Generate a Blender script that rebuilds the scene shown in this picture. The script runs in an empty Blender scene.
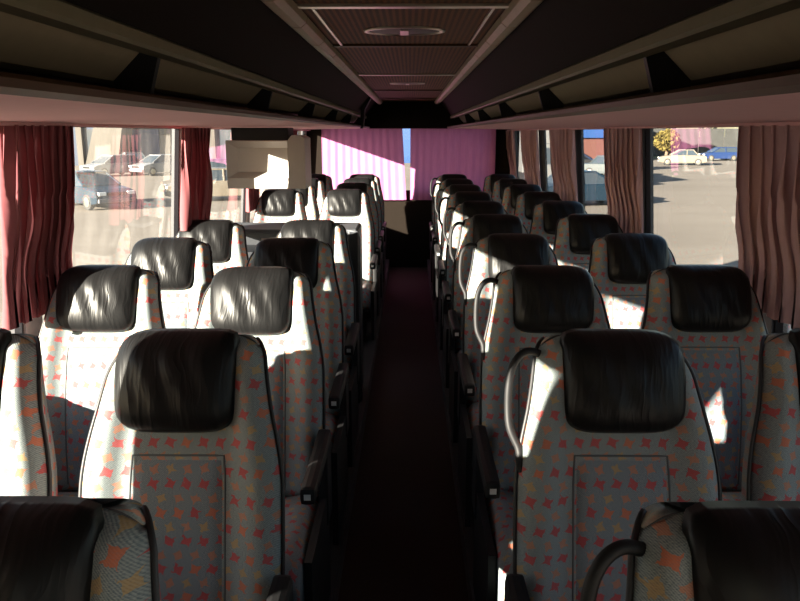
import bpy, bmesh, math, random
from mathutils import Vector, Matrix
random.seed(7)
S = bpy.context.scene
COL = S.collection
R = math.radians
EYE = 1.64            # eye height above the aisle floor
PLAT = 0.10           # seat platform height
YEND = 9.10           # rear wall
YFRONT = -2.2

# ------------------------------------------------------------------ node helpers
def new_mat(name):
    m = bpy.data.materials.new(name); m.use_nodes = True
    nt = m.node_tree
    return m, nt, nt.nodes['Principled BSDF']

class NG:
    def __init__(s, nt): s.nt = nt
    def n(s, t, **kw):
        nd = s.nt.nodes.new(t)
        for k, v in kw.items(): setattr(nd, k, v)
        return nd
    def put(s, sock, v):
        if isinstance(v, bpy.types.NodeSocket): s.nt.links.new(v, sock)
        else: sock.default_value = v
    def m(s, op, a, b=0.0, c=0.0):
        nd = s.n('ShaderNodeMath', operation=op)
        for i, v in enumerate((a, b, c)): s.put(nd.inputs[i], v)
        return nd.outputs[0]
    def mix(s, f, a, b):
        nd = s.n('ShaderNodeMix', data_type='RGBA')
        s.put(nd.inputs[0], f); s.put(nd.inputs[6], a); s.put(nd.inputs[7], b)
        return nd.outputs[2]
    def noise(s, vec, scale, detail=2.0, rough=0.5):
        nd = s.n('ShaderNodeTexNoise'); nd.inputs['Scale'].default_value = scale
        nd.inputs['Detail'].default_value = detail; nd.inputs['Roughness'].default_value = rough
        if vec is not None: s.put(nd.inputs['Vector'], vec)
        return nd
    def ramp(s, fac, a, b):
        nd = s.n('ShaderNodeMapRange'); s.put(nd.inputs[0], fac)
        nd.inputs[1].default_value = a; nd.inputs[2].default_value = b
        return nd.outputs[0]
    def mapping(s, vec, scale=(1, 1, 1), rot=(0, 0, 0)):
        nd = s.n('ShaderNodeMapping'); s.put(nd.inputs[0], vec)
        nd.inputs['Scale'].default_value = scale; nd.inputs['Rotation'].default_value = rot
        return nd.outputs[0]
    def bump(s, h, strength, dist=0.01):
        nd = s.n('ShaderNodeBump'); nd.inputs['Strength'].default_value = strength
        nd.inputs['Distance'].default_value = dist; s.put(nd.inputs['Height'], h)
        return nd.outputs[0]
    def coord(s, which='Object'):
        return s.n('ShaderNodeTexCoord').outputs[which]

def plain(name, col, rough=0.6, metal=0.0, var=0.12, scale=25.0, bump=0.0, spec=0.5):
    m, nt, b = new_mat(name); g = NG(nt)
    no = g.noise(g.coord(), scale, 3.0)
    c2 = tuple(max(0.0, c * (1 - var)) for c in col) + (1,)
    c1 = tuple(min(1.0, c * (1 + var)) for c in col) + (1,)
    g.put(b.inputs['Base Color'], g.mix(no.outputs[0], c2, c1))
    b.inputs['Roughness'].default_value = rough; b.inputs['Metallic'].default_value = metal
    b.inputs['Specular IOR Level'].default_value = spec
    if bump: g.put(b.inputs['Normal'], g.bump(no.outputs[0], bump, 0.004))
    return m

def fabric_mat(name, base, base2):
    m, nt, b = new_mat(name); g = NG(nt)
    uv = g.coord('UV')
    wob = g.noise(uv, 95.0, 2.0)
    sep = g.n('ShaderNodeSeparateXYZ'); g.put(sep.inputs[0], uv)
    wsep = g.n('ShaderNodeSeparateColor'); g.put(wsep.inputs[0], wob.outputs['Color'])
    u = g.m('ADD', sep.outputs[0], g.m('MULTIPLY', g.m('SUBTRACT', wsep.outputs[0], 0.5), 0.014))
    v = g.m('ADD', sep.outputs[1], g.m('MULTIPLY', g.m('SUBTRACT', wsep.outputs[1], 0.5), 0.014))
    def star(du, dv, ou, ov, size, ang):
        row = g.m('DIVIDE', g.m('ADD', v, ov), dv)
        rid = g.m('FLOOR', row)
        cu = g.m('ADD', g.m('DIVIDE', g.m('ADD', u, ou), du), g.m('MULTIPLY', rid, 0.5))
        cid = g.m('FLOOR', cu)
        fu = g.m('MULTIPLY', g.m('SUBTRACT', g.m('SUBTRACT', cu, cid), 0.5), du)
        fv = g.m('MULTIPLY', g.m('SUBTRACT', g.m('SUBTRACT', row, rid), 0.5), dv)
        ca, sa = math.cos(ang), math.sin(ang)
        p = g.m('ABSOLUTE', g.m('ADD', g.m('MULTIPLY', fu, ca), g.m('MULTIPLY', fv, sa)))
        q = g.m('ABSOLUTE', g.m('SUBTRACT', g.m('MULTIPLY', fv, ca), g.m('MULTIPLY', fu, sa)))
        d = g.m('ADD', g.m('POWER', p, 0.62), g.m('POWER', q, 0.62))
        mask = g.m('LESS_THAN', d, size ** 0.62)
        wn = g.n('ShaderNodeTexWhiteNoise', noise_dimensions='2D')
        cb = g.n('ShaderNodeCombineXYZ'); g.put(cb.inputs[0], cid); g.put(cb.inputs[1], rid)
        g.put(wn.inputs[0], cb.outputs[0])
        return mask, wn.outputs[0]
    wn1 = g.noise(g.mapping(uv, (1, 3, 1)), 260.0, 2.0)
    weave = g.n('ShaderNodeTexWave', wave_type='BANDS', bands_direction='DIAGONAL')
    weave.inputs['Scale'].default_value = 160.0; weave.inputs['Distortion'].default_value = 1.5
    g.put(weave.inputs['Vector'], uv)
    f = g.m('MULTIPLY_ADD', weave.outputs['Fac'], 0.22, g.m('MULTIPLY', wn1.outputs[0], 0.78))
    f = g.ramp(f, 0.25, 0.75)
    col = g.mix(f, base + (1,), base2 + (1,))
    ms, r1 = star(0.037, 0.062, 0.0, 0.018, 0.0178, 0.45)
    c_red = g.mix(g.m('GREATER_THAN', r1, 0.72), (0.46, 0.05, 0.05, 1), (0.55, 0.14, 0.06, 1))
    mo, r2 = star(0.037, 0.062, 0.018, 0.049, 0.0158, -0.45)
    c_or = g.mix(g.m('GREATER_THAN', r2, 0.6), (0.56, 0.17, 0.06, 1), (0.50, 0.28, 0.07, 1))
    brk = g.m('MULTIPLY_ADD', wn1.outputs[0], 0.9, 0.32)
    col = g.mix(g.m('MULTIPLY', mo, g.m('MULTIPLY', brk, 0.72)), col, c_or)
    col = g.mix(g.m('MULTIPLY', ms, brk), col, c_red)
    g.put(b.inputs['Base Color'], col)
    b.inputs['Roughness'].default_value = 0.92; b.inputs['Specular IOR Level'].default_value = 0.15
    g.put(b.inputs['Normal'], g.bump(f, 0.25, 0.003))
    return m

def leather_mat():
    m, nt, b = new_mat('black_leather'); g = NG(nt)
    o = g.coord('Object')
    info = g.n('ShaderNodeObjectInfo')
    off = g.n('ShaderNodeVectorMath', operation='ADD')
    cb = g.n('ShaderNodeCombineXYZ')
    g.put(cb.inputs[0], g.m('MULTIPLY', info.outputs['Random'], 37.0))
    g.put(off.inputs[0], o); g.put(off.inputs[1], cb.outputs[0])
    warp = g.noise(off.outputs[0], 6.0, 2.0)
    ad = g.n('ShaderNodeVectorMath', operation='MULTIPLY_ADD')
    g.put(ad.inputs[0], warp.outputs['Color']); ad.inputs[1].default_value = (0.06, 0, 0.02)
    g.put(ad.inputs[2], off.outputs[0])
    cre = g.noise(g.mapping(ad.outputs[0], (1.0, 0.1, 0.16)), 42.0, 2.0, 0.45)
    grain = g.noise(o, 900.0, 2.0)
    ridge = g.m('POWER', g.m('SUBTRACT', 1.0, g.m('ABSOLUTE', g.m('MULTIPLY', g.m('SUBTRACT', cre.outputs[0], 0.5), 3.2))), 2.0)
    h = g.m('ADD', ridge, g.m('MULTIPLY', grain.outputs[0], 0.05))
    b.inputs['Base Color'].default_value = (0.0075, 0.0075, 0.0078, 1)
    b.inputs['Roughness'].default_value = 0.40
    b.inputs['Specular IOR Level'].default_value = 0.19
    g.put(b.inputs['Normal'], g.bump(h, 0.22, 0.005))
    return m

def cloth_mat(name, col, col2, trans):
    m = bpy.data.materials.new(name); m.use_nodes = True
    nt = m.node_tree; nt.nodes.clear(); g = NG(nt)
    out = g.n('ShaderNodeOutputMaterial')
    o = g.coord('Object')
    nz = g.noise(g.mapping(o, (6, 6, 0.8)), 10.0, 3.0)
    c = g.mix(nz.outputs[0], col + (1,), col2 + (1,))
    d = g.n('ShaderNodeBsdfDiffuse'); t = g.n('ShaderNodeBsdfTranslucent')
    g.put(d.inputs[0], c); g.put(t.inputs[0], c)
    mx = g.n('ShaderNodeMixShader'); mx.inputs[0].default_value = trans
    nt.links.new(d.outputs[0], mx.inputs[1]); nt.links.new(t.outputs[0], mx.inputs[2])
    nt.links.new(mx.outputs[0], out.inputs[0])
    return m

def glass_mat(name, tint=(0.93, 0.95, 0.95), dust=0.05, gloss=1.0):
    m = bpy.data.materials.new(name); m.use_nodes = True
    nt = m.node_tree; nt.nodes.clear(); g = NG(nt)
    out = g.n('ShaderNodeOutputMaterial')
    tr = g.n('ShaderNodeBsdfTransparent'); tr.inputs[0].default_value = tint + (1,)
    gl = g.n('ShaderNodeBsdfGlossy'); gl.inputs['Roughness'].default_value = 0.02
    lw = g.n('ShaderNodeLayerWeight'); lw.inputs[0].default_value = 0.5
    fr = g.m('MULTIPLY_ADD', g.m('POWER', lw.outputs['Facing'], 5.0), 0.9, 0.06)   # Schlick, both faces of the pane
    mx = g.n('ShaderNodeMixShader'); g.put(mx.inputs[0], g.m('MULTIPLY', fr, gloss))
    nt.links.new(tr.outputs[0], mx.inputs[1]); nt.links.new(gl.outputs[0], mx.inputs[2])
    tl = g.n('ShaderNodeBsdfTranslucent'); tl.inputs[0].default_value = (0.8, 0.78, 0.75, 1)
    nz = g.noise(g.mapping(g.coord('Object'), (1, 1, 0.5)), 5.0, 5.0, 0.6)
    mx2 = g.n('ShaderNodeMixShader'); g.put(mx2.inputs[0], g.m('MULTIPLY', g.ramp(nz.outputs[0], 0.3, 0.8), dust))
    nt.links.new(mx.outputs[0], mx2.inputs[1]); nt.links.new(tl.outputs[0], mx2.inputs[2])
    nt.links.new(mx2.outputs[0], out.inputs[0])
    return m

def perforated_mat():
    m, nt, b = new_mat('perforated_brown_panel'); g = NG(nt)
    o = g.coord('Object')
    v = g.n('ShaderNodeTexVoronoi'); v.inputs['Scale'].default_value = 55.0
    v.inputs['Randomness'].default_value = 0.0; g.put(v.inputs['Vector'], o)
    hole = g.m('LESS_THAN', v.outputs['Distance'], 0.32)
    g.put(b.inputs['Base Color'], g.mix(hole, (0.135, 0.056, 0.020, 1), (0.012, 0.006, 0.004, 1)))
    b.inputs['Roughness'].default_value = 0.7; b.inputs['Specular IOR Level'].default_value = 0.08
    return m

def ground_mat():
    m, nt, b = new_mat('sunlit_asphalt'); g = NG(nt)
    o = g.coord('Object')
    n1 = g.noise(o, 0.12, 5.0, 0.6); n2 = g.noise(o, 3.0, 4.0)
    n3 = g.noise(g.mapping(o, (0.05, 0.8, 1)), 1.0, 3.0)
    f = g.m('MULTIPLY_ADD', n1.outputs[0], 0.6, g.m('MULTIPLY_ADD', n2.outputs[0], 0.2, g.m('MULTIPLY', n3.outputs[0], 0.25)))
    g.put(b.inputs['Base Color'], g.mix(g.ramp(f, 0.3, 0.75), (0.14, 0.12, 0.10, 1), (0.215, 0.188, 0.16, 1)))
    b.inputs['Roughness'].default_value = 0.95; b.inputs['Specular IOR Level'].default_value = 0.1
    return m

FAB = fabric_mat('star_print_fabric', (0.10, 0.135, 0.155), (0.33, 0.36, 0.345))
FAB2 = fabric_mat('star_print_panel_fabric', (0.085, 0.118, 0.148), (0.275, 0.312, 0.325))
LEA = leather_mat()
BLK = plain('black_plastic', (0.010, 0.010, 0.011), 0.55, spec=0.25)
PIPE = plain('black_piping', (0.015, 0.014, 0.016), 0.5)
SEAM = plain('dark_seam_cord', (0.09, 0.10, 0.105), 0.8)
BACKSH = plain('dark_seat_shell', (0.035, 0.033, 0.04), 0.6)
HANDLE = plain('beige_grab_handle', (0.40, 0.37, 0.28), 0.4)
LABELW = plain('white_sticker', (0.7, 0.7, 0.7), 0.5)
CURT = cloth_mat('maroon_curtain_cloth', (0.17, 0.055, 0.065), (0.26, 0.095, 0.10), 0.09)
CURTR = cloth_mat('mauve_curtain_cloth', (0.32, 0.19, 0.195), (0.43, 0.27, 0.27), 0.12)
CURTB = cloth_mat('magenta_curtain_cloth', (0.45, 0.145, 0.31), (0.56, 0.205, 0.41), 0.35)
GLASS = glass_mat('dusty_window_glass', dust=0.045)
PINK = plain('pink_rack_lining', (0.50, 0.27, 0.27), 0.8, var=0.08)
WOOD = plain('brown_lip_trim', (0.060, 0.030, 0.014), 0.5, spec=0.15)
RIM = plain('olive_rack_rim', (0.17, 0.15, 0.095), 0.45, spec=0.2)
BEIGE = plain('beige_rack_panel', (0.34, 0.28, 0.19), 0.35)
DARKB = plain('dark_brown_lining', (0.011, 0.008, 0.006), 0.8, spec=0.06)
RAIL = plain('beige_ceiling_rail', (0.30, 0.235, 0.155), 0.5, spec=0.2)
PERF = perforated_mat()
CHROME = plain('dull_metal', (0.40, 0.35, 0.28), 0.3, 0.8)
FLOORM = plain('dark_red_brown_carpet', (0.034, 0.015, 0.011), 0.95, var=0.35, scale=60, bump=0.3)
PLATM = plain('dark_grey_flooring', (0.025, 0.023, 0.023), 0.9, var=0.3, scale=60)
WALLM = plain('grey_wall_lining', (0.33, 0.28, 0.27), 0.85, var=0.1)
RUBBER = plain('black_window_rubber', (0.02, 0.02, 0.025), 0.6)
MONI = plain('beige_monitor_plastic', (0.38, 0.345, 0.315), 0.5, var=0.04)
CONS = plain('blue_black_console', (0.009, 0.011, 0.016), 0.5)
CONSG = plain('grey_console_top', (0.075, 0.08, 0.09), 0.5, spec=0.3)

# ------------------------------------------------------------------ mesh helpers
def link(name, mesh, mat, parent=None):
    o = bpy.data.objects.new(name, mesh); COL.objects.link(o)
    if isinstance(mat, (list, tuple)):
        for k in mat: mesh.materials.append(k)
    elif mat: mesh.materials.append(mat)
    if parent: o.parent = parent
    return o

def finish(name, bm, mat, parent=None, smooth=True, loc=None):
    bmesh.ops.recalc_face_normals(bm, faces=bm.faces[:])
    me = bpy.data.meshes.new(name); bm.to_mesh(me); bm.free()
    if smooth:
        for p in me.polygons: p.use_smooth = True
    o = link(name, me, mat, parent)
    if loc: o.location = loc
    return o

def add_box(bm, x0, x1, y0, y1, z0, z1, bev=0.0, mi=0):
    vs = [bm.verts.new((x, y, z)) for x in (x0, x1) for y in (y0, y1) for z in (z0, z1)]
    fs = []
    for q in ((0, 1, 3, 2), (4, 6, 7, 5), (0, 4, 5, 1), (2, 3, 7, 6), (0, 2, 6, 4), (1, 5, 7, 3)):
        f = bm.faces.new([vs[i] for i in q]); f.material_index = mi; fs.append(f)
    if bev:
        es = list({e for f in fs for e in f.edges})
        bmesh.ops.bevel(bm, geom=es, offset=bev, segments=2, affect='EDGES', profile=0.6)

def add_tube(bm, pts, rad, seg=8, cap=True):
    pts = [Vector(p) for p in pts]; rings = []
    up = Vector((0, 0, 1))
    for i, p in enumerate(pts):
        a = pts[max(i - 1, 0)]; b = pts[min(i + 1, len(pts) - 1)]
        t = (b - a).normalized()
        n = t.cross(up)
        if n.length < 1e-3: n = t.cross(Vector((1, 0, 0)))
        n.normalize(); bnm = t.cross(n)
        if rings and i:
            pn = prevn - t * prevn.dot(t)
            if pn.length > 1e-4: n = pn.normalized(); bnm = t.cross(n)
        prevn = n
        r = rad[i] if isinstance(rad, (list, tuple)) else rad
        rings.append([bm.verts.new(p + (n * math.cos(k * 2 * math.pi / seg) + bnm * math.sin(k * 2 * math.pi / seg)) * r) for k in range(seg)])
    for a, b in zip(rings, rings[1:]):
        for k in range(seg):
            bm.faces.new((a[k], a[(k + 1) % seg], b[(k + 1) % seg], b[k]))
    if cap:
        bm.faces.new(rings[0][::-1]); bm.faces.new(rings[-1])

def add_prism_y(bm, prof, y0, y1, mi=0):
    """profile of (x,z) extruded along y"""
    a = [bm.verts.new((x, y0, z)) for x, z in prof]; b = [bm.verts.new((x, y1, z)) for x, z in prof]
    n = len(prof)
    fs = [bm.faces.new((a[i], a[(i + 1) % n], b[(i + 1) % n], b[i])) for i in range(n)]
    fs += [bm.faces.new(a[::-1]), bm.faces.new(b)]
    for f in fs: f.material_index = mi

def add_quad(bm, pts):
    bm.faces.new([bm.verts.new(p) for p in pts])

def box_obj(name, mat, parent, x0, x1, y0, y1, z0, z1, bev=0.0):
    bm = bmesh.new(); add_box(bm, x0, x1, y0, y1, z0, z1, bev)
    return finish(name, bm, mat, parent, smooth=False)

def empty(name, loc=(0, 0, 0), rz=0.0):
    o = bpy.data.objects.new(name, None); COL.objects.link(o)
    o.location = loc; o.rotation_euler = (0, 0, rz); o.empty_display_size = 0.1
    return o

def tag(o, label, cat, group=None, kind=None):
    o['label'] = label; o['category'] = cat
    if group: o['group'] = group
    if kind: o['kind'] = kind
    return o

def struct(o):
    o['kind'] = 'structure'; return o

def copy_tree(o, parent=None):
    c = o.copy(); COL.objects.link(c)
    if parent: c.parent = parent
    for ch in o.children: copy_tree(ch, c)
    return c

def sstep(a, b, x):
    if a > b: return 1 - sstep(b, a, x)
    t = max(0.0, min(1.0, (x - a) / (b - a))); return t * t * (3 - 2 * t)

# ------------------------------------------------------------------ the coach seat
# local frame: origin on the platform, seat faces -Y, y = 0 at the front of the headrest's top
LB = 0.74; ZB = 0.40; ZT = 1.115
RECL = math.asin((ZT - ZB) / LB)
def axis(s):     # centre-front line of the backrest at height parameter s (0..1)
    d = s * LB
    return Vector((0, -0.135 + (d - LB) * math.cos(RECL) + 0.175 - 0.03 * math.sin(math.pi * s), ZB + d * math.sin(RECL)))
NRM = Vector((0, -math.sin(RECL), math.cos(RECL)))     # forward/upward normal of the front face

def halfw(s, outer):
    base = 0.222 + 0.008 * math.sin(math.pi * min(1, s * 1.3)) - 0.045 * sstep(0.55, 1.0, s)
    if outer: base -= 0.008
    r = 0.105 if outer else 0.055
    d = (s - 1) * LB + r
    if d > 0: base = base - r + math.sqrt(max(0.0, r * r - d * d))
    return base

def front_off(u, s):
    a = abs(u)
    bol = 0.030 * sstep(0.50, 0.78, a) * (1 - 0.6 * sstep(0.75, 1.0, s))
    edge = 0.055 * max(0.0, (a - 0.80) / 0.20) ** 2.2
    return bol - edge

def make_backrest(mir):
    bm = bmesh.new(); uvl = bm.loops.layers.uv.new('UVMap')
    NS, NF, NB = 40, 33, 9
    rings, uvs = [], {}
    for i in range(NS):
        s = 1 - (1 - i / (NS - 1)) ** 1.7
        wl = halfw(s, mir < 0); wr = halfw(s, mir > 0)     # -x side, +x side
        th = 0.115 - 0.04 * s
        topr = sstep(0.93, 1.0, s)
        c = axis(s); ring = []
        for k in range(NF):
            u = -1 + 2 * k / (NF - 1)
            x = u * (wr if u > 0 else wl)
            off = front_off(u, s) - 0.035 * topr ** 2
            v = bm.verts.new(c + Vector((x, 0, 0)) + NRM * off); uvs[v] = (x, s * LB); ring.append(v)
        for k in range(NB):
            u = 1 - 2 * k / (NB - 1)
            x = u * (wr if u > 0 else wl) * 0.97
            off = -(th * (1 - 0.25 * abs(u) ** 3) - 0.03 * topr)
            v = bm.verts.new(c + Vector((x, 0, 0)) + NRM * off)
            uvs[v] = ((wr + wl) + 0.13 - u * 0.05 if k > 0 else x + 0.06, s * LB); ring.append(v)
        rings.append(ring)
    n = NF + NB
    for a, b in zip(rings, rings[1:]):
        for k in range(n):
            f = bm.faces.new((a[k], a[(k + 1) % n], b[(k + 1) % n], b[k]))
            f.material_index = 1 if k >= NF + 0 and k < n - 1 else 0
    f = bm.faces.new(rings[-1]); bm.faces.new(rings[0][::-1])
    for f in bm.faces:
        for l in f.loops: l[uvl].uv = uvs[l.vert]
    me_o = finish('backrest', bm, [FAB, BACKSH])
    return me_o

def make_panel():
    bm = bmesh.new(); uvl = bm.loops.layers.uv.new('UVMap')
    g = []; NU, NV = 14, 20
    for j in range(NV):
        s = 0.02 + 0.63 * j / (NV - 1); row = []
        for i in range(NU):
            u = -0.46 + 0.92 * i / (NU - 1)
            x = u * halfw(s, False)
            e = min(i, NU - 1 - i, NV - 1 - j)
            lift = (-0.004, 0.006, 0.009, 0.010)[min(e, 3)]
            flute = 0.0015 * math.cos(u * 40)
            row.append(bm.verts.new(axis(s) + Vector((x, 0, 0)) + NRM * (front_off(u, s) + lift + flute * (e > 1))))
        g.append(row)
    for j in range(NV - 1):
        for i in range(NU - 1):
            f = bm.faces.new((g[j][i], g[j][i + 1], g[j + 1][i + 1], g[j + 1][i]))
            for l, (a, b) in zip(f.loops, ((i, j), (i + 1, j), (i + 1, j + 1), (i, j + 1))):
                l[uvl].uv = (-0.104 + 0.208 * a / (NU - 1) + 0.013, 0.02 + 0.63 * LB * b / (NV - 1) + 0.02)
    return finish('centre_panel', bm, FAB2)

def make_seam():
    bm = bmesh.new(); pts = []
    for k in range(15): pts.append((-0.46, 0.03 + 0.62 * k / 14))
    for k in range(1, 13): pts.append((-0.46 + 0.92 * k / 12, 0.65))
    for k in range(1, 15): pts.append((0.46, 0.65 - 0.62 * k / 14))
    add_tube(bm, [axis(v) + Vector((u * halfw(v, False), 0, 0)) + NRM * (front_off(u, v) - .0005) for u, v in pts], 0.0026, 6)
    return finish('panel_seam', bm, SEAM)

def make_headrest(mir):
    bm = bmesh.new(); NR, NA = 16, 56
    hw, hh = 0.138, 0.115
    cen = axis(1.0 - 0.098 / LB) + NRM * 0.004 + Vector((0.010 * mir, 0, 0))
    upv = Vector((0, math.cos(RECL), math.sin(RECL)))
    def pt(rho, a, back):
        ca, sa = math.cos(a), math.sin(a)
        outer = (ca * mir) > 0
        e = (4.0 if outer else 5.0) if sa < 0.0 else (4.2 if outer else 9.0)
        k = (abs(ca) ** e + abs(sa) ** e) ** (-1 / e)
        x = hw * ca * k * rho; z = hh * sa * k * rho
        dep = 0.052 * (1 - rho ** 3.2) ** 0.55 if not back else -0.020 * (1 - rho ** 3)
        tilt = 0.012 * (z / hh)
        w = 0.0022 * math.sin(x * 95 + 3 * math.sin(z * 14)) * (1 - rho ** 2) if not back else 0
        return cen + Vector((x, 0, 0)) + upv * z + NRM * (dep - tilt + w - 0.030 * max(0, z / hh) ** 3)
    for back in (False, True):
        c0 = bm.verts.new(pt(0, 0, back)); prev = None
        for i in range(1, NR + 1):
            rho = (i / NR) ** 0.75
            ring = [bm.verts.new(pt(rho, k * 2 * math.pi / NA, back)) for k in range(NA)]
            for k in range(NA):
                if prev is None: bm.faces.new((c0, ring[k], ring[(k + 1) % NA]))
                else: bm.faces.new((prev[k], ring[k], ring[(k + 1) % NA], prev[(k + 1) % NA]))
            prev = ring
    bmesh.ops.remove_doubles(bm, verts=bm.verts[:], dist=1e-5)
    return finish('headrest', bm, LEA)

def make_piping(side, mir):
    bm = bmesh.new(); pts = []
    for i in range(34):
        s = 0.02 + 0.968 * (1 - (1 - i / 33) ** 1.5)
        w = halfw(s, side == mir) * side
        pts.append(axis(s) + Vector((w * 1.004, 0, 0)) + NRM * (front_off(1.0, s) + 0.006 - 0.035 * sstep(0.93, 1.0, s) ** 2))
    add_tube(bm, pts, 0.0048, 6)
    return finish('piping', bm, PIPE)

def make_cushion():
    bm = bmesh.new(); uvl = bm.loops.layers.uv.new('UVMap')
    prof = [(-0.60, 0.30), (-0.635, 0.34), (-0.635, 0.40), (-0.60, 0.437), (-0.55, 0.445), (-0.45, 0.432), (-0.30, 0.42), (-0.20, 0.42), (-0.20, 0.30)]
    n = len(prof); NX = 17; rows = []
    for i in range(NX):
        u = -1 + 2 * i / (NX - 1); x = u * 0.222
        ed = 0.035 * max(0, (abs(u) - 0.78) / 0.22) ** 2
        bol = 0.014 * sstep(0.5, 0.78, abs(u))
        rows.append([bm.verts.new((x, y, z - (ed - bol) * (1 if z > 0.35 else 0))) for y, z in prof])
    acc = [0]
    for (a, b), (c, d) in zip(prof, prof[1:]): acc.append(acc[-1] + math.hypot(c - a, d - b))
    acc.append(acc[-1] + .1)
    for i in range(NX - 1):
        for k in range(n):
            f = bm.faces.new((rows[i][k], rows[i + 1][k], rows[i + 1][(k + 1) % n], rows[i][(k + 1) % n]))
            for l, (a, b) in zip(f.loops, ((i, k), (i + 1, k), (i + 1, k + 1), (i, k + 1))):
                l[uvl].uv = (a * 0.0278, acc[b])
    bm.faces.new(rows[0][::-1]); bm.faces.new(rows[-1])
    return finish('seat_cushion', bm, FAB)

def make_seat(side, aisle, handle):
    """side: -1 left of the aisle, +1 right; the aisle-facing side is at -side"""
    root = empty('coach_seat')
    mir = side
    parts = [make_backrest(mir), make_panel(), make_seam(), make_headrest(mir), make_piping(-1, mir), make_piping(1, mir), make_cushion()]
    bm = bmesh.new()                                   # pedestal frame under the cushion
    for sx in (-0.16, 0.16):
        add_box(bm, sx - 0.02, sx + 0.02, -0.58, -0.22, 0.0, 0.02, 0.004)
        add_box(bm, sx - 0.015, sx + 0.015, -0.50, -0.30, 0.02, 0.29, 0.004)
    add_box(bm, -0.21, 0.21, -0.59, -0.16, 0.275, 0.312, 0.006)
    parts.append(finish('pedestal', bm, BLK, smooth=False))
    ix = -side                                         # direction of the aisle
    if aisle:
        bm = bmesh.new()                               # armrest on the aisle side
        xa = ix * 0.238
        add_box(bm, xa - 0.022, xa + 0.022, -0.56, -0.14, 0.585, 0.635, 0.015)
        add_box(bm, xa - 0.015, xa + 0.015, -0.22, -0.10, 0.33, 0.60, 0.010)
        arm = finish('armrest', bm, BLK, smooth=False); parts.append(arm)
        st = box_obj('sticker', LABELW, None, xa - 0.009, xa + 0.009, -0.5615, -0.5600, 0.603, 0.619); st.parent = arm
        st['label'] = 'small white number sticker'
        bm = bmesh.new()
        add_prism_y(bm, [(ix * 0.226, 0.06), (ix * 0.248, 0.06), (ix * 0.248, 0.43), (ix * 0.226, 0.43)], -0.58, -0.16)
        parts.append(finish('side_cover', bm, BLK, smooth=False))
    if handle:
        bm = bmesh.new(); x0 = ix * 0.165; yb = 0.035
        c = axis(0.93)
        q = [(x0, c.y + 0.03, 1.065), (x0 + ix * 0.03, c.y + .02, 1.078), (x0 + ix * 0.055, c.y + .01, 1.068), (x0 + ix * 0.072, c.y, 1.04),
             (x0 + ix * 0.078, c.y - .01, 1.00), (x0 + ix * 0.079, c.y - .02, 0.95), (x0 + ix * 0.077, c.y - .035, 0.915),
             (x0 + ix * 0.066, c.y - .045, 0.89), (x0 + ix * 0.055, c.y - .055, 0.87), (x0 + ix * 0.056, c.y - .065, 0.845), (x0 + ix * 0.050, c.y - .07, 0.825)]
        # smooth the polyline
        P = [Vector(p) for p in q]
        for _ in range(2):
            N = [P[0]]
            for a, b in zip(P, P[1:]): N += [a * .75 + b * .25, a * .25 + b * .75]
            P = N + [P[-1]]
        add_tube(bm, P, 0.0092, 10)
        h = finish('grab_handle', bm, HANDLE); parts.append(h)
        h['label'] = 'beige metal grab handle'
    for p in parts: p.parent = root
    return root

SEAT_L_A = make_seat(-1, True, False)
SEAT_L_W = make_seat(-1, False, False)
SEAT_R_A = make_seat(1, True, True)
SEAT_R_W = make_seat(1, False, False)
used = set()
def place(proto, x, y, label, group, rz=0.0, z=PLAT - 0.018):
    o = proto if proto.name not in used else copy_tree(proto)
    used.add(proto.name); o.location = (x, y, z); o.rotation_euler = (0, 0, rz)
    tag(o, label, 'seat', group)
    if y < 1.0 and x > 0:                              # the nearest handle is given a black material
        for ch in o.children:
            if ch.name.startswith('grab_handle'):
                ch.data = ch.data.copy(); ch.data.materials[0] = BLK; ch['label'] = 'black grab handle'
    return o
AX, WX = 0.485, 1.008
ordn = ['', 'first', 'second', 'third', 'fourth', 'fifth', 'sixth', 'seventh', 'eighth', 'ninth', 'tenth']
rowsL = [0.76, 1.56, 2.36, 3.06, 3.72, 5.85, 6.60, 7.30, 8.02]
rowsR = [0.76, 1.57, 2.40, 3.20, 4.00, 4.80, 5.60, 6.40, 7.20, 8.02]
desL = {0: 'star-print aisle seat cut by the bottom-left corner, only its dark headrest and shoulder showing',
        1: 'large star-print aisle seat in the left foreground, headrest shaded and one shoulder sunlit',
        2: 'sunlit aisle seat with bright creased headrest right behind the large left foreground seat',
        3: 'aisle seat with headrest wholly in shadow, second behind the large left foreground seat',
        4: 'sunlit aisle seat directly in front of the dark console, left of the aisle',
        5: 'aisle seat first behind the console, its headrest half shaded and half sunlit',
        6: 'aisle seat second behind the console, left of the aisle',
        7: 'aisle seat third behind the console, left of the aisle',
        8: 'last aisle seat left of the aisle, against the magenta rear curtain'}
desLW = {1: 'sunlit window seat cut by the left edge of the picture',
         2: 'sunlit window seat with pale headrest beside the nearest maroon curtain on the left',
         3: 'sunlit window seat second before the console, under the left windows',
         4: 'sunlit window seat directly in front of the dark console, under the left windows',
         5: 'window seat first behind the console, below the hanging monitor',
         6: 'window seat second behind the console, under the left windows',
         7: 'window seat third behind the console, under the left windows',
         8: 'rearmost window seat in the left back corner by the magenta curtain'}
for i, y in enumerate(rowsL):
    place(SEAT_L_A, -AX - .004 + (.016 if i == 0 else 0), y, desL[i], 'star-print aisle seats left of the aisle')
    if i > 0: place(SEAT_L_W, -WX, y + (0.0 if i != 2 else 0.03), desLW[i], 'star-print window seats on the left')
desR0 = {0: 'dark star-print aisle seat in the bottom-right corner with black grab handle',
         1: 'large star-print aisle seat in the right foreground with beige grab handle, mostly shaded'}
desRW = {1: 'window seat cut by the right edge of the picture, beside the large right foreground seat',
         2: 'shaded window seat with black headrest beside the nearest mauve curtain on the right'}
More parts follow.
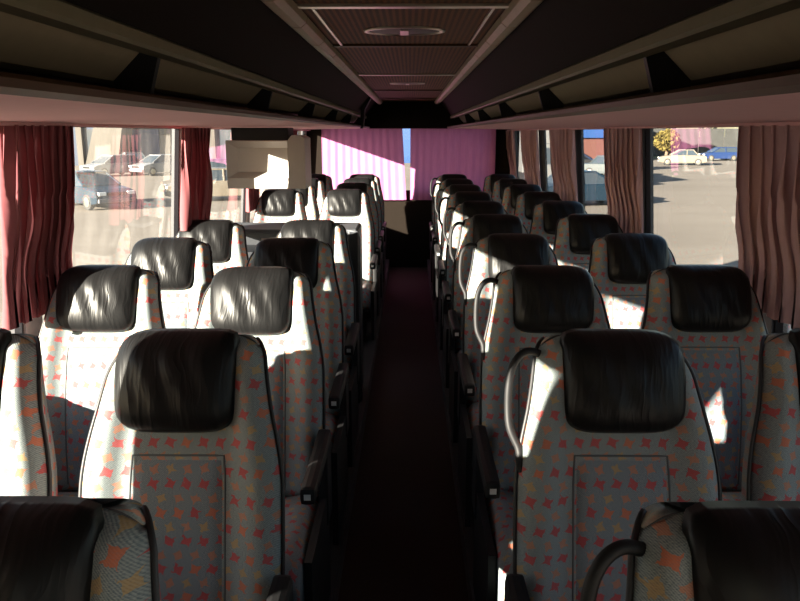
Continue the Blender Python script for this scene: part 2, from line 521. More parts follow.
for i, y in enumerate(rowsR):
    lab = desR0.get(i) or ('last aisle seat right of the aisle, against the magenta rear curtain' if i == 9 else
          'aisle seat %s behind the large right foreground seat' % ordn[i - 1])
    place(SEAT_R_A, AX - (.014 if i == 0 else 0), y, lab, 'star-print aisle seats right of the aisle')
    if i > 0:
        lab = desRW.get(i) or ('rearmost window seat in the right back corner by the magenta curtain' if i == 9 else
              'right-hand window seat %s behind the one at the nearest mauve curtain' % ordn[i - 2])
        place(SEAT_R_W, WX, y + 0.02, lab, 'star-print window seats on the right')

# ------------------------------------------------------------------ shell
ZS = 0.84; ZW = 1.672                       # sill and window-top heights
def wx(z): return 1.288 - 0.065 * max(0.0, (z - ZS)) / (ZW - ZS)
bm = bmesh.new()
add_box(bm, -0.235, 0.235, YFRONT, YEND, -0.06, 0.0)
fl = struct(finish('floor', bm, FLOORM, smooth=False))
for nm, sx in (('trim_1', -1), ('trim_2', 1)):
    bm = bmesh.new(); a, b = sorted((sx * 0.235, sx * 1.31))
    add_box(bm, a, b, YFRONT, YEND, -0.06, PLAT)
    struct(finish(nm, bm, PLATM, smooth=False))

pilL = [0.04, 0.76, 2.46, 4.235, 5.93, 7.62, YEND - 0.06]
pilR = [-1.2, 0.60, 2.56, 4.00, 5.58, 7.10, YEND - 0.06]
PILLARS = []
def side_wall(name, sx, pil):
    bm = bmesh.new()
    def pr(prof, y0, y1): add_prism_y(bm, [(sx * x, z) for x, z in prof], y0, y1)
    pr([(1.288, -0.06), (1.348, -0.06), (1.348, ZS), (1.288, ZS)], YFRONT, YEND + .06)
    pr([(wx(ZW), ZW), (wx(ZW) + .06, ZW), (1.28, 2.08), (1.20, 2.08)], YFRONT, YEND + .06)
    for p in pil:
        w = 0.12 if p == 4.235 else 0.055
        pb = bmesh.new()
        add_prism_y(pb, [(sx * x, z) for x, z in [(wx(ZS), ZS), (wx(ZS) + .028, ZS), (wx(ZW) + .028, ZW), (wx(ZW), ZW)]], p - w, p + w)
        PILLARS.append((pb, WALLM if sx < 0 else RUBBER))
    if sx < 0:
        pr([(wx(ZS), ZS), (wx(ZS) + .06, ZS), (wx(ZW) + .06, ZW), (wx(ZW), ZW)], YFRONT, pil[0])
    w = struct(finish(name, bm, WALLM, smooth=False))
    return w
side_wall('wall_left', -1, pilL); side_wall('wall_right', 1, pilR)
wn = 0
for sx, pil in ((-1, pilL), (1, pilR)):
    ps = list(pil)
    for a, b in zip(ps, ps[1:]):
        wn += 1
        bm = bmesh.new()
        def P(z, y, off): return (sx * (wx(z) + off), y, z)
        y0, y1 = a + (.12 if a == 4.235 else .055), b - (.12 if b == 4.235 else .055)
        pts = [P(ZS, y0, .03), P(ZS, y1, .03), P(ZW, y1, .03), P(ZW, y0, .03)]
        add_quad(bm, pts)
        w = struct(finish('window_%d' % wn, bm, GLASS, smooth=False))
        bm = bmesh.new()
        for (p, q) in ((pts[0], pts[1]), (pts[2], pts[3])): add_tube(bm, [p, q], 0.014, 6)
        for (p, q) in ((pts[1], pts[2]), (pts[3], pts[0])): add_tube(bm, [p, q], 0.022, 6)
        fr = finish('window_frame', bm, RUBBER, w, smooth=False)

# rear wall with its window
bm = bmesh.new()
add_box(bm, -1.36, 1.36, YEND, YEND + .06, -0.06, 0.95)
add_box(bm, -1.36, 1.36, YEND, YEND + .06, 1.70, 2.08)
for sx in (-1, 1):
    a, b = sorted((sx * 0.98, sx * 1.33)); add_box(bm, a, b, YEND, YEND + .06, 0.95, 1.70)
struct(finish('wall_rear', bm, DARKB, smooth=False))
wn += 1
bm = bmesh.new(); add_quad(bm, [(-0.98, YEND + .03, .95), (0.98, YEND + .03, .95), (0.98, YEND + .03, 1.70), (-0.98, YEND + .03, 1.70)])
struct(finish('window_%d' % wn, bm, GLASS, smooth=False))
# front bulkhead below the windscreen, behind the camera
bm = bmesh.new(); add_box(bm, -1.36, 1.36, YFRONT - .06, YFRONT, -0.06, 1.0)
add_box(bm, -1.36, 1.36, YFRONT - .06, YFRONT, 1.75, 2.08)
struct(finish('wall_front', bm, WALLM, smooth=False))

# ceiling
ZC = EYE + 0.325
bm = bmesh.new(); add_box(bm, -0.37, 0.37, YFRONT, YEND, ZC, ZC + 0.03)
struct(finish('ceiling', bm, PERF, smooth=False))
bm = bmesh.new(); add_box(bm, -1.32, 1.32, YFRONT - .06, YEND + .06, 2.08, 2.12)
struct(finish('trim_3', bm, DARKB, smooth=False))       # outer roof skin
tn = 3
for y in (0.35, 1.35, 2.05, 2.95, 4.4, 6.0, 7.4):       # cross strips
    tn += 1
    bm = bmesh.new(); add_box(bm, -0.29, 0.29, y - .018, y + .018, ZC - .008, ZC + .002, 0.003)
    struct(finish('trim_%d' % tn, bm, CHROME if y in (2.05, 4.4) else WOOD, smooth=False))
# ceiling light rails: strips of jointed covers
for sx in (-1, 1):
    rt = empty('ceiling_rail', (sx * 0.305, YFRONT + .02, ZC))
    tag(rt, 'long pale jointed strip along the %s edge of the perforated ceiling' % ('left' if sx < 0 else 'right'), 'ceiling rail', 'ceiling rails')
    y = YFRONT + 0.03
    while y < 8.1:
        bm = bmesh.new()
        y1 = min(y + 0.44, 8.12)
        ring = [(-.032, -.004), (-.028, -.022), (-.012, -.034), (.012, -.034), (.028, -.022), (.032, -.004)]
        add_prism_y(bm, [(px, pz) for px, pz in ring], y - YFRONT - .02, y1 - .008 - YFRONT - .02)
        finish('rail_cover', bm, RAIL, rt, smooth=False)
        y += 0.44
# ceiling speaker grilles / hatch
def ceiling_ring(y, rx, ry, label):
    t = empty('ceiling_vent', (0, y, ZC)); tag(t, label, 'ceiling vent', 'ceiling vents')
    bm = bmesh.new(); seg = 40; rr = []
    for (f, z) in ((1.0, 0.0), (0.98, -.005), (0.90, -.006), (0.84, -.002), (0.84, 0.0)):
        rr.append([bm.verts.new((rx * f * math.cos(k * 2 * math.pi / seg), ry * f * math.sin(k * 2 * math.pi / seg), z)) for k in range(seg)])
    for a, b in zip(rr, rr[1:]):
        for k in range(seg): bm.faces.new((a[k], a[(k + 1) % seg], b[(k + 1) % seg], b[k]))
    finish('rim', bm, CHROME, t)
    bm = bmesh.new()
    ring = [bm.verts.new((rx * .85 * math.cos(k * 2 * math.pi / seg), ry * .85 * math.sin(k * 2 * math.pi / seg), -.003)) for k in range(seg)]
    ctr = [bm.verts.new((rx * .55 * math.cos(k * 2 * math.pi / seg), ry * .55 * math.sin(k * 2 * math.pi / seg), -.005)) for k in range(seg)]
    for k in range(seg): bm.faces.new((ring[k], ring[(k + 1) % seg], ctr[(k + 1) % seg], ctr[k]))
    bm.faces.new(ctr)
    finish('grille', bm, BLK, t)
    bm = bmesh.new(); add_box(bm, -rx * .1, rx * .1, -ry * .55, ry * .55, -.009, -.005, .001)
    finish('latch', bm, CHROME, t, smooth=False)
ceiling_ring(2.55, 0.135, 0.10, 'oval metal-rimmed vent in the perforated ceiling nearer the front')
ceiling_ring(5.2, 0.12, 0.09, 'small metal-rimmed vent in the perforated ceiling towards the rear')
for pb, pm in PILLARS:
    tn += 1
    struct(finish('trim_%d' % tn, pb, pm, smooth=False))
# panel frame lines round the vent
for sx in (-1, 1):
    tn += 1
    bm = bmesh.new(); a, b = sorted((sx * .235, sx * .243)); add_box(bm, a, b, 2.07, 2.93, ZC - .006, ZC + .001)
    struct(finish('trim_%d' % tn, bm, CHROME, smooth=False))
# dark bulkhead above the rear window between the racks
tn += 1
bm = bmesh.new(); add_box(bm, -0.55, 0.55, 8.16, YEND, EYE + 0.045, ZC + .02)
struct(finish('trim_%d' % tn, bm, DARKB, smooth=False))

# luggage racks
for sx in (-1, 1):
    nm = 'left' if sx < 0 else 'right'
    rk = empty('luggage_rack', (0, 0, EYE))
    tag(rk, 'overhead luggage rack with brown lip and pink underside along the %s windows' % nm, 'luggage rack', 'overhead luggage racks')
    Y0, Y1 = YFRONT + .01, 8.3
    def pr(name, prof, mat, y0=Y0, y1=Y1):
        bm = bmesh.new(); add_prism_y(bm, [(sx * x, z) for x, z in prof], y0, y1)
        return finish(name, bm, mat, rk, smooth=False)
    pr('underside', [(1.22, .040), (1.22, .026), (1.19, .026), (1.17, .032), (.445, .043), (.445, .052), (1.22, .052)], PINK)
    pr('lip', [(.445, .043), (.428, .041), (.416, .048), (.414, .058), (.420, .064), (.445, .064)], WOOD)
    pr('shelf', [(.445, .053), (1.22, .053), (1.22, .060), (.445, .060)], DARKB)
    pr('inner_panel', [(.60, .105), (.53, .172), (.58, .185), (.66, .105)], BEIGE)
    pr('upper_rim', [(.452, .146), (.446, .152), (.446, .170), (.456, .178), (.50, .178), (.56, .176), (.50, .150)], RIM)
    pr('upper_lining', [(.452, .176), (.335, ZC - EYE - .004), (.335, ZC - EYE + .03), (.47, .20), (.62, .20), (.62, .178)], DARKB)
    k = 0
    y = -1.0
    while y < 8:
        bm = bmesh.new(); add_prism_y(bm, [(sx * x, z) for x, z in [(.53, .062), (.50, .165), (.60, .172), (.60, .062)]], y, y + .02)
        finish('divider', bm, BLK, rk, smooth=False)
        y += 1.30
    bm = bmesh.new(); add_box(bm, -.9, .9, -.003, .003, -.012, -.002)
    bm.free()
    if sx < 0:
        bm = bmesh.new()
        add_prism_y(bm, [(sx * x, z) for x, z in [(.410, .035), (.398, .05), (.385, .20), (.32, ZC - EYE - .01), (.345, ZC - EYE - .005), (.42, .20), (.425, .035)]], 6.75, 6.93)
        finish('bracket', bm, BLK, rk, smooth=False)
    # curtain track under the rack
    tn += 1
    bm = bmesh.new(); a, b = sorted((sx * 1.165, sx * 1.185)); add_box(bm, a, b, YFRONT + .1, YEND - .1, EYE + .020, EYE + .031)
    struct(finish('trim_%d' % tn, bm, PINK, smooth=False))

# ------------------------------------------------------------------ curtains
def curtain(y0, y1, sx, label, mat, folds, group, seed, ztop=EYE + .0225, zbot=1.04, flare=0.02, waist=0.0, inset=0.0):
    rnd = random.Random(seed)
    bm = bmesh.new(); NU, NV = folds * 10 + 1, 22
    ph = [rnd.uniform(-.35, .35) for _ in range(folds + 2)]
    am = [rnd.uniform(.6, 1.25) for _ in range(folds + 2)]
    rows = []
    for j in range(NV):
        v = j / (NV - 1); z = ztop + (zbot - ztop) * v; row = []
        for i in range(NU):
            u = i / (NU - 1); fu = u * folds; k = int(min(folds - 1, fu)); t = fu - k
            a = am[k] * (1 - t) + am[k + 1] * t
            p = ph[k] * (1 - t) + ph[k + 1] * t
            amp = (0.022 + 0.008 * sstep(0, .5, v)) * a
            q = math.sin(2 * math.pi * (fu + p * sstep(0, 1, v)))
            dx = amp * math.copysign(abs(q) ** 0.7, q) + .004 * math.sin(5.3 * fu + 7 * v)
            yy = y0 + (y1 - y0) * u
            mid = (y0 + y1) / 2
            yy = mid + (yy - mid) * (1 + flare * v * 2 - waist * math.sin(math.pi * min(1, v * 1.2)))
            yy += 0.016 * math.sin(4 * math.pi * fu + 3 * v)
            x = wx(z) - 0.050 - inset + dx
            x = min(max(x, 1.215 * (0.965 + 0.035 * sstep(1.42, 1.17, z)) * (1 if z < 1.44 and inset == 0 else 0)), wx(z) - .006)     # the cloth lies against the seat shoulders
            row.append(bm.verts.new((sx * x, yy, z)))
        rows.append(row)
    for a, b in zip(rows, rows[1:]):
        for i in range(NU - 1): bm.faces.new((a[i], a[i + 1], b[i + 1], b[i]))
    o = finish('curtain', bm, mat)
    tag(o, label, 'curtain', group)
    return o
gl, gr = 'curtains of the left windows', 'curtains of the right windows'
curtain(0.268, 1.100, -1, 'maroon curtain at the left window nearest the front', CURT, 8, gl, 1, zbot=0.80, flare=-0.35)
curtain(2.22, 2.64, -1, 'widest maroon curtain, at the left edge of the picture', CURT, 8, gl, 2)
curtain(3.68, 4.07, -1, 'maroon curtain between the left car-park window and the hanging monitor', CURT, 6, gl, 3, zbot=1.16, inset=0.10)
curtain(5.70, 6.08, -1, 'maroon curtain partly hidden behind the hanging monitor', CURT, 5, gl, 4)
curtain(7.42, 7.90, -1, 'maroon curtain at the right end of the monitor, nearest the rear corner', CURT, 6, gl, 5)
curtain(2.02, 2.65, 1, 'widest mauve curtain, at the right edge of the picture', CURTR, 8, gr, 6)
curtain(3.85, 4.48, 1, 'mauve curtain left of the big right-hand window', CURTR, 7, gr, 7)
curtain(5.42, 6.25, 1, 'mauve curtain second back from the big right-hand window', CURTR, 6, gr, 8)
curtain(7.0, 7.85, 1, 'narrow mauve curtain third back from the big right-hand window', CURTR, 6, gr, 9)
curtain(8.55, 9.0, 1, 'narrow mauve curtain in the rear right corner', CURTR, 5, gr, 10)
def rear_curtain(x0, x1, label, seed, folds, lean):
    rnd = random.Random(seed); bm = bmesh.new(); NU, NV = folds * 10 + 1, 20; rows = []
    am = [rnd.uniform(.5, 1.3) for _ in range(folds + 2)]
    for j in range(NV):
        v = j / (NV - 1); z = 1.70 - 0.86 * v; row = []
        for i in range(NU):
            u = i / (NU - 1); fu = u * folds; k = int(min(folds - 1, fu)); a = am[k] * (1 - fu + k) + am[k + 1] * (fu - k)
            x = x0 + (x1 - x0) * u + lean * v * (u if lean > 0 and x1 < 0.2 else (1 - u))
            row.append(bm.verts.new((x, YEND - .06 + .0045 * a * math.sin(2 * math.pi * fu + .8 * v) , z)))
        rows.append(row)
    for a, b in zip(rows, rows[1:]):
        for i in range(NU - 1): bm.faces.new((a[i], a[i + 1], b[i + 1], b[i]))
    tag(finish('curtain', bm, CURTB), label, 'curtain', 'magenta curtains of the rear window')
rear_curtain(-1.04, -0.075, 'magenta rear-window curtain left of the blue gap, crossed by sunlight', 11, 11, 0.05)
rear_curtain(0.022, 1.04, 'magenta rear-window curtain right of the blue gap, mostly shaded', 12, 12, 0.0)

# ------------------------------------------------------------------ hanging monitor
mo = empty('monitor', (-0.83, 4.42, EYE))
tag(mo, 'beige boxy monitor hung from the left luggage rack', 'monitor')
W, ZBt, ZTp = 0.232, -0.325, -0.045
def housing():
    bm = bmesh.new()
    xl, xr = -W, W - .10
    # outer shell (open-backed deep box) with a raised, bevelled back facing the camera
    o4 = [(xl, 0, ZBt), (xr, 0, ZBt), (xr, 0, ZTp), (xl, 0, ZTp)]
    b4 = [(x, .28, z) for x, y, z in o4]
    l4 = [(xl, -.004, ZBt + .060), (xr, -.004, ZBt + .060), (xr, -.004, ZTp - .005), (xl, -.004, ZTp - .005)]
    i4 = [(xl + .055, .055, ZBt + .095), (xr - .004, .055, ZBt + .095), (xr - .004, .055, ZTp - .045), (xl + .055, .055, ZTp - .045)]
    V = lambda L: [bm.verts.new(p) for p in L]
    A, B, Cc, D = V(o4), V(b4), V(l4), V(i4)
    for P_, Q in ((A, B),):
        for k in range(4): bm.faces.new((P_[k], P_[(k + 1) % 4], Q[(k + 1) % 4], Q[k]))
    bm.faces.new(B)
    for P_, Q in ((A, Cc), (Cc, D)):
        for k in range(4): bm.faces.new((P_[k], P_[(k + 1) % 4], Q[(k + 1) % 4], Q[k]))
    bm.faces.new(D)
    return finish('housing', bm, MONI, mo, smooth=False)
housing()
bm = bmesh.new(); add_prism_y(bm, [(W - .098, ZBt), (W, ZBt), (W, ZTp + .012), (W - .03, ZTp + .03), (W - .075, ZTp + .03), (W - .098, ZTp)], -.006, .26)
finish('side_panel', bm, MONI, mo, smooth=False)
bm = bmesh.new(); add_box(bm, -W + .03, W - .10, .02, .24, ZTp, .028, .004)
finish('mounting_bracket', bm, BLK, mo, smooth=False)
bm = bmesh.new(); add_box(bm, -W + .02, W - .12, .2805, .284, ZBt + .03, ZTp - .03)
finish('screen', bm, BLK, mo, smooth=False)

# ------------------------------------------------------------------ console before the stairwell
cn = empty('console_cabinet', (-0.685, 4.22, PLAT))
tag(cn, 'dark console with grey top across the left seats, before the stairwell', 'console')
zt = 1.118 - PLAT
bm = bmesh.new()
add_box(bm, -.44, .36, -.14, .16, 0, zt - .13)
add_box(bm, -.44, .36, .14, .16, zt - .13, zt - .02)
finish('body', bm, CONS, cn, smooth=False)
bm = bmesh.new(); add_box(bm, -.45, .41, -.16, .17, zt - .022, zt, .008); finish('top', bm, CONSG, cn, smooth=False)
bm = bmesh.new(); add_box(bm, .36, .42, -.165, .165, 0, zt - .004, .012); finish('end_panel', bm, CONS, cn, smooth=False)
bm = bmesh.new()
add_tube(bm, [(.425, -.168, .02), (.425, -.168, zt - .04), (.415, -.168, zt - .012), (.36, -.168, zt - .004)], .006, 6)
finish('edge_strip', bm, CONSG, cn)
bm = bmesh.new(); add_box(bm, -.12, .06, -.152, -.139, zt - .062, zt - .052, .003); add_box(bm, -.02, .0, -.146, -.13, zt - .075, zt - .05)
finish('handle', bm, CHROME, cn, smooth=False)
# a low partition in front of the seats behind the stairwell
# ------------------------------------------------------------------ outside
GZ = -1.30
ASPH = ground_mat()
bm = bmesh.new(); add_quad(bm, [(-400, -300, GZ), (400, -300, GZ), (400, 500, GZ), (-400, 500, GZ)])
gd = finish('ground', bm, ASPH, smooth=False); gd['kind'] = 'structure'

CARGLASS = plain('car_glass', (0.03, 0.04, 0.05), 0.08)
TYRE = plain('tyre_rubber', (0.02, 0.02, 0.02), 0.8)
LAMP = plain('headlamp_lens', (0.75, 0.75, 0.72), 0.15)
BUMP = plain('grey_bumper', (0.10, 0.10, 0.11), 0.6)
def paint(name, c): return plain(name, c, 0.25, 0.0, 0.03, spec=0.6)
def make_car(x, y, rz, mat, label, hatch=False, group='parked cars'):
    """a saloon, length along local x (front at +x)"""
    r = empty('car', (x, y, GZ), rz); tag(r, label, 'car', group)
    L, Wd = (4.2 if not hatch else 3.9), 0.84
    h = L / 2
    # lower body: side outline lofted over width
    top = [(-h, .45), (-h + .03, .80), (-h + .15, .88), (-h + .9, .92), (.9, .92), (h - .35, .80), (h - .05, .70), (h, .45)]
    if hatch: top[3] = (-h + .3, .93)
    bot = [(h - .05, .28), (h - .35, .22), (-h + .35, .22), (-h + .05, .28)]
    bm = bmesh.new(); rows = []
    for (yy, f) in ((-Wd, .88), (-Wd * .96, .97), (-Wd * .7, 1), (0, 1), (Wd * .7, 1), (Wd * .96, .97), (Wd, .88)):
        rows.append([bm.verts.new((px * (0.985 if abs(yy) > .8 else 1), yy * (1.0 if pz < .75 else .97), .5 + (pz - .5) * f)) for px, pz in top + bot])
    n = len(top + bot)
    for a, b in zip(rows, rows[1:]):
        for k in range(n): bm.faces.new((a[k], a[(k + 1) % n], b[(k + 1) % n], b[k]))
    bm.faces.new(rows[0][::-1]); bm.faces.new(rows[-1])
    finish('body', bm, mat, r, smooth=False)
    # glasshouse
    bk = -h + (.75 if not hatch else .15)
    base = [(bk, .90), (1.05, .91)]; tp = [(bk + (.45 if not hatch else .35), 1.36), (.25, 1.38)]
    bm = bmesh.new()
    q = [[bm.verts.new((px, sy * (Wd * .93 if pz < 1 else Wd * .74), pz)) for px, pz in (base[0], base[1], tp[1], tp[0])] for sy in (-1, 1)]
    bm.faces.new(q[0]); bm.faces.new(q[1][::-1])
    for k in range(4): bm.faces.new((q[0][k], q[0][(k + 1) % 4], q[1][(k + 1) % 4], q[1][k]))
    finish('glasshouse', bm, CARGLASS, r, smooth=False)
    bm = bmesh.new()
    add_box(bm, tp[0][0] - .06, tp[1][0] + .06, -Wd * .76, Wd * .76, 1.35, 1.42, .03)
    for sy in (-1, 1):
        for (a, b) in ((base[0], tp[0]), (base[1], tp[1]), ((-.35, .90), (-.35, 1.37))):
            add_tube(bm, [(a[0], sy * Wd * .93, a[1]), (b[0], sy * Wd * .75, b[1])], .045, 6)
    finish('roof', bm, mat, r, smooth=False)
    for wxx in (-h + .75, h - .8):
        for sy in (-1, 1):
            bm = bmesh.new(); seg = 20
            rings = []
            for (yy, rr) in ((.09, .24), (.10, .29), (.07, .31), (-.07, .31), (-.10, .29)):
                rings.append([bm.verts.new((wxx + rr * math.cos(k * 2 * math.pi / seg), sy * (Wd - .09 + yy), .31 + rr * math.sin(k * 2 * math.pi / seg))) for k in range(seg)])
            for a, b in zip(rings, rings[1:]):
                for k in range(seg): bm.faces.new((a[k], a[(k + 1) % seg], b[(k + 1) % seg], b[k]))
            bm.faces.new(rings[0]); bm.faces.new(rings[-1])
            w = finish('wheel', bm, TYRE, r)
            bm = bmesh.new(); rg = [bm.verts.new((wxx + .19 * math.cos(k * 2 * math.pi / seg), sy * (Wd + .012), .31 + .19 * math.sin(k * 2 * math.pi / seg))) for k in range(seg)]
            c = bm.verts.new((wxx, sy * (Wd + .03), .31))
            for k in range(seg): bm.faces.new((c, rg[k], rg[(k + 1) % seg]))
            finish('hubcap', bm, CHROME, w)
    for sy in (-1, 1):
        bm = bmesh.new(); a, b = sorted((sy * .45, sy * .76)); add_box(bm, h - .12, h + .005, a, b, .58, .71, .02)
        finish('headlight', bm, LAMP, r, smooth=False)
    bm = bmesh.new(); add_box(bm, h - .08, h + .05, -.80, .80, .30, .46, .03); finish('bumper', bm, BUMP, r, smooth=False)
    bm = bmesh.new(); add_box(bm, h - .1, h + .01, -.40, .40, .56, .68, .01); finish('grille', bm, BLK, r, smooth=False)
    return r
WHITE = paint('white_car_paint', (0.16, 0.162, 0.165)); SILV = paint('silver_car_paint', (0.08, 0.085, 0.095))
DBLUE = paint('dark_blue_car_paint', (0.006, 0.017, 0.030)); DGREY = paint('dark_car_paint', (0.04, 0.05, 0.055))
BLUE = paint('blue_car_paint', (0.010, 0.025, 0.085)); CREAM = paint('cream_car_paint', (0.15, 0.125, 0.095))
def at(px, zc): return (px - 410) * zc / 740.0 * 1.0
make_car(at(90, 30), 30.0, R(-38), DBLUE, 'dark blue saloon on the open tarmac, seen through the nearest left window')
make_car(at(62, 54), 54.0, R(-70), SILV, 'silver car at the left end of the parked row beyond the left window')
make_car(at(115, 52), 52.0, R(-125), WHITE, 'white hatchback in the parked row beyond the blue saloon', True)
make_car(at(162, 53), 53.0, R(-125), WHITE, 'white car at the right end of the parked row beyond the blue saloon', True)
make_car(at(137, 60), 60.0, R(-60), DGREY, 'dark car behind the white hatchbacks on the left')
make_car(at(222, 44), 44.0, R(-80), DBLUE, 'blue car seen just left of the hanging monitor')
make_car(at(216, 33), 33.0, R(200), CREAM, 'cream car in the narrow window just left of the hanging monitor')
make_car(at(574, 60), 60.0, R(-20), WHITE, 'white saloon seen left in the narrow right-hand window')
make_car(at(606, 52), 51.0, R(-40), DGREY, 'dark car beside the white saloon in the narrow right-hand window')
make_car(at(580, 31), 31.0, R(15), DBLUE, 'blue car nearest the bus in the narrow right-hand window')
make_car(at(676, 70), 70.0, R(165), CREAM, 'cream car parked before the fence in the big right-hand window')
make_car(at(712, 81), 81.0, R(180), BLUE, 'blue car by the concrete fence in the big right-hand window', True)

# shop building on the left
SHOP = plain('dark_blue_shopfront', (0.010, 0.022, 0.05), 0.3); PALE = plain('pale_render', (0.06, 0.052, 0.042), 0.8)
SBLUE = plain('bright_blue_panel', (0.008, 0.040, 0.14), 0.5); SWHITE = plain('white_panel', (0.11, 0.11, 0.11), 0.5)
REDP = plain('brick_red_panel', (0.07, 0.022, 0.016), 0.7); YEL = plain('yellow_panel', (0.62, 0.48, 0.05), 0.6)
b1 = empty('shop_building', (-34, 68, GZ)); tag(b1, 'long dark blue shopfront behind the parked cars beyond the left windows', 'building')
bm = bmesh.new(); add_box(bm, -22, 24, 0, 10, 0, 6); finish('facade', bm, SHOP, b1, smooth=False)
bm = bmesh.new(); add_box(bm, -22.2, 24.2, -.5, 10.2, 5.2, 6.6); finish('fascia', bm, SBLUE, b1, smooth=False)
for k in range(11):
    xx = -20 + k * 4.0
    bm = bmesh.new(); add_box(bm, xx, xx + .5, -.35, .05, 0, 5.2); finish('pillar', bm, PALE, b1, smooth=False)
    bm = bmesh.new(); add_box(bm, xx + .9, xx + 3.4, -.12, .02, .6, 3.2)
    finish('window', bm, SBLUE if k % 3 == 1 else CARGLASS, b1, smooth=False)
    bm = bmesh.new(); add_box(bm, xx + 1.2, xx + 2.6, -.2, -.1, 3.5, 4.3)
    finish('sign_board', bm, SWHITE if k % 2 else SBLUE, b1, smooth=False)
kb = empty('reflection_column', (at(103, 64), 64, GZ)); tag(kb, 'pale slanting column added for a window reflection, behind the parked cars on the left', 'reflection_column')  # solid column added in place of a slanted reflection in the glass
bm = bmesh.new(); add_prism_y(bm, [(-1.3, 0), (1.5, 0), (2.4, 4.6), (.1, 4.6)], 0, 2.5); finish('body', bm, PALE, kb, smooth=False)
bm = bmesh.new(); add_box(bm, -.2, 2.6, -.3, 2.7, 4.6, 4.8); finish('roof', bm, SWHITE, kb, smooth=False)
# blue and brick building on the right
b2 = empty('market_building', (at(590, 78), 80, GZ)); tag(b2, 'blue and brick building behind the cars in the narrow right-hand window', 'building')
bm = bmesh.new(); add_box(bm, -6, 3.2, 0, 8, 0, 5.5); finish('wall', bm, REDP, b2, smooth=False)
bm = bmesh.new(); add_box(bm, -6.1, 2.2, -.4, .02, 2.4, 5.6); finish('awning', bm, SBLUE, b2, smooth=False)
bm = bmesh.new(); add_box(bm, -5, -1.5, -.1, .02, .3, 2.3); finish('window', bm, CARGLASS, b2, smooth=False)
bm = bmesh.new(); add_box(bm, 2.2, 4.2, -.6, .02, .2, 6); finish('white_sheet', bm, SWHITE, b2, smooth=False)
# concrete fence, kerb, grass verge and trees on the right
CONC = plain('concrete_fence', (0.034, 0.034, 0.032), 0.9, var=0.35, scale=1.2)
f = empty('concrete_fence', (30, 92, GZ)); tag(f, 'long grey concrete panel fence at the far edge of the right-hand car park', 'fence')
for k in range(14):
    bm = bmesh.new(); add_box(bm, -16 + k * 3.0, -16 + k * 3.0 + 2.9, 0, .15, 0, 3.4, .02); finish('fence_panel', bm, CONC, f, smooth=False)
GRASS = plain('dry_grass', (0.07, 0.09, 0.018), 0.95, var=0.5, scale=0.6)
bm = bmesh.new(); add_box(bm, 25, 60, 84.5, 91.9, GZ, GZ + .12)
tag(finish('grass_verge', bm, GRASS, smooth=False), 'strip of dry grass along the concrete fence', 'grass', kind='stuff')
bm = bmesh.new(); add_box(bm, 25, 60, 84.0, 84.4, GZ, GZ + .16)
tag(finish('kerb', bm, SWHITE, smooth=False), 'white kerb in front of the grass verge', 'kerb')
LEAF = plain('dull_leaves', (0.018, 0.022, 0.008), 0.9, var=0.5, scale=3); LEAFY = plain('yellow_leaves', (0.09, 0.066, 0.009), 0.9, var=0.4, scale=3)
BARK = plain('bark', (0.12, 0.08, 0.05), 0.9)
def tree(x, y, h, rad, mat, label, seed):
    rnd = random.Random(seed); t = empty('tree', (x, y, GZ)); tag(t, label, 'tree', 'trees beyond the fence')
    bm = bmesh.new(); add_tube(bm, [(0, 0, 0), (.1, 0, h * .35), (0, .1, h * .7)], [.22, .16, .07], 8)
    for k in range(5):
        a = k * 1.3; add_tube(bm, [(0, 0, h * .35), (rad * .6 * math.cos(a), rad * .6 * math.sin(a), h * .65)], [.09, .03], 6)
    finish('trunk', bm, BARK, t)
    bm = bmesh.new()
    for k in range(900):
        while True:
            p = Vector((rnd.uniform(-1, 1), rnd.uniform(-1, 1), rnd.uniform(-1, 1)))
            if p.length < 1 : break
        p = Vector((p.x * rad, p.y * rad, h * .66 + p.z * h * .36))
        s = rnd.uniform(.14, .32); d = Vector((rnd.uniform(-1, 1), rnd.uniform(-1, 1), rnd.uniform(-1, 1))).normalized()
        e = d.orthogonal().normalized() * s; g = d.cross(e).normalized() * s * .6
        bm.faces.new([bm.verts.new(p + q) for q in (e, g, -e, -g)])
    finish('foliage', bm, mat, t, smooth=False)
for k, (px, zc, h, rd, m_, lb) in enumerate([
        (648, 98, 6.5, 2.6, LEAF, 'green tree at the left end of the concrete fence'),
        (660, 81, 3.2, 1.3, LEAFY, 'small yellow tree in front of the concrete fence'),
        (700, 99, 9, 2.8, LEAF, 'tall dull tree behind the middle of the concrete fence'),
        (752, 99, 8, 3.0, LEAF, 'dull tree behind the right part of the concrete fence'),
        (512, 52, 5.5, 1.8, LEAFY, 'yellow tree seen in the rearmost right-hand window')]):
    tree(at(px, zc), zc, h, rd, m_, lb, 40 + k)
def truck(x, y, rz, boxm, label):
    r = empty('truck', (x, y, GZ), rz); tag(r, label, 'truck')
    bm = bmesh.new(); add_box(bm, -1.1, 1.1, 0, 5, .9, 3.3, .04); finish('cargo_box', bm, boxm, r, smooth=False)
    bm = bmesh.new(); add_box(bm, -1.0, 1.0, -1.6, -.05, .5, 2.4, .12); finish('cab', bm, boxm, r, smooth=False)
    bm = bmesh.new(); add_box(bm, -.92, .92, -1.63, -1.55, 1.4, 2.2, .03); finish('windscreen', bm, CARGLASS, r, smooth=False)
    bm = bmesh.new(); add_box(bm, -.9, .9, -1.5, 4.9, .5, .9); finish('chassis', bm, BLK, r, smooth=False)
    for sx in (-1, 1):
        for yy in (-.9, 3.7):
            bm = bmesh.new(); add_tube(bm, [(sx * .72, yy, .42), (sx * .98, yy, .42)], .42, 20); finish('wheel', bm, TYRE, r)
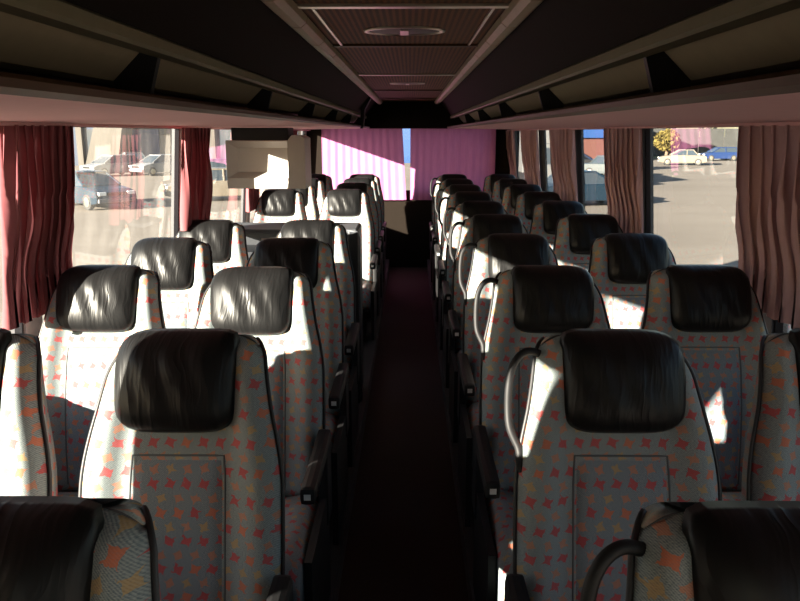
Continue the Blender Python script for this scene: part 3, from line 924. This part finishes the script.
truck(at(545, 38), 39, R(0), SWHITE, 'white box truck seen through the second rearmost right-hand window')
sh = empty('shed', (0.5, 74, GZ)); tag(sh, 'bright blue shed far behind the bus, seen through the gap of the rear curtains', 'shed')
bm = bmesh.new(); add_box(bm, -4, 4, 0, 6, 0, 4.0, .02); finish('wall', bm, SBLUE, sh, smooth=False)
bm = bmesh.new(); add_prism_y(bm, [(-4.2, 4.0), (4.2, 4.0), (4.2, 4.15), (0, 4.9), (-4.2, 4.15)], -.2, 6.2); finish('roof', bm, SBLUE, sh, smooth=False)
bm = bmesh.new(); add_box(bm, 1.2, 2.6, -.06, .01, 0, 2.3, .01); finish('door', bm, SWHITE, sh, smooth=False)

# ------------------------------------------------------------------ light, sky, camera
SUN = Vector((0.743, 0.669, -0.250)).normalized()
sd = bpy.data.lights.new('sun', 'SUN'); sd.energy = 47.0; sd.angle = R(0.6); sd.color = (1.0, 0.90, 0.74)
so = bpy.data.objects.new('sun', sd); COL.objects.link(so)
so.rotation_euler = SUN.to_track_quat('-Z', 'Y').to_euler(); so.location = (-20, -20, 12)
w = bpy.data.worlds.new('sky'); S.world = w; w.use_nodes = True
nt = w.node_tree; bg = nt.nodes['Background']
sk = nt.nodes.new('ShaderNodeTexSky'); sk.sky_type = 'NISHITA'; sk.sun_disc = False
sk.sun_elevation = R(14); sk.sun_rotation = math.atan2(-SUN.x, -SUN.y); sk.dust_density = 0.8
nt.links.new(sk.outputs[0], bg.inputs[0]); bg.inputs[1].default_value = 0.29

cd = bpy.data.cameras.new('camera'); cam = bpy.data.objects.new('camera', cd); COL.objects.link(cam)
cd.sensor_width = 36; cd.lens = 740 / 800 * 36; cd.clip_start = 0.02; cd.clip_end = 2000
cam.location = (0.02, 0, EYE)
cam.rotation_euler = (R(90 - math.degrees(math.atan(168 / 740))), 0, math.atan(10 / 740))
S.camera = cam
S.view_settings.view_transform = 'Standard'; S.view_settings.look = 'None'
S.view_settings.exposure = 0.0; S.view_settings.gamma = 1.0; S.view_settings.use_curve_mapping = False
S.cycles.use_denoising = True
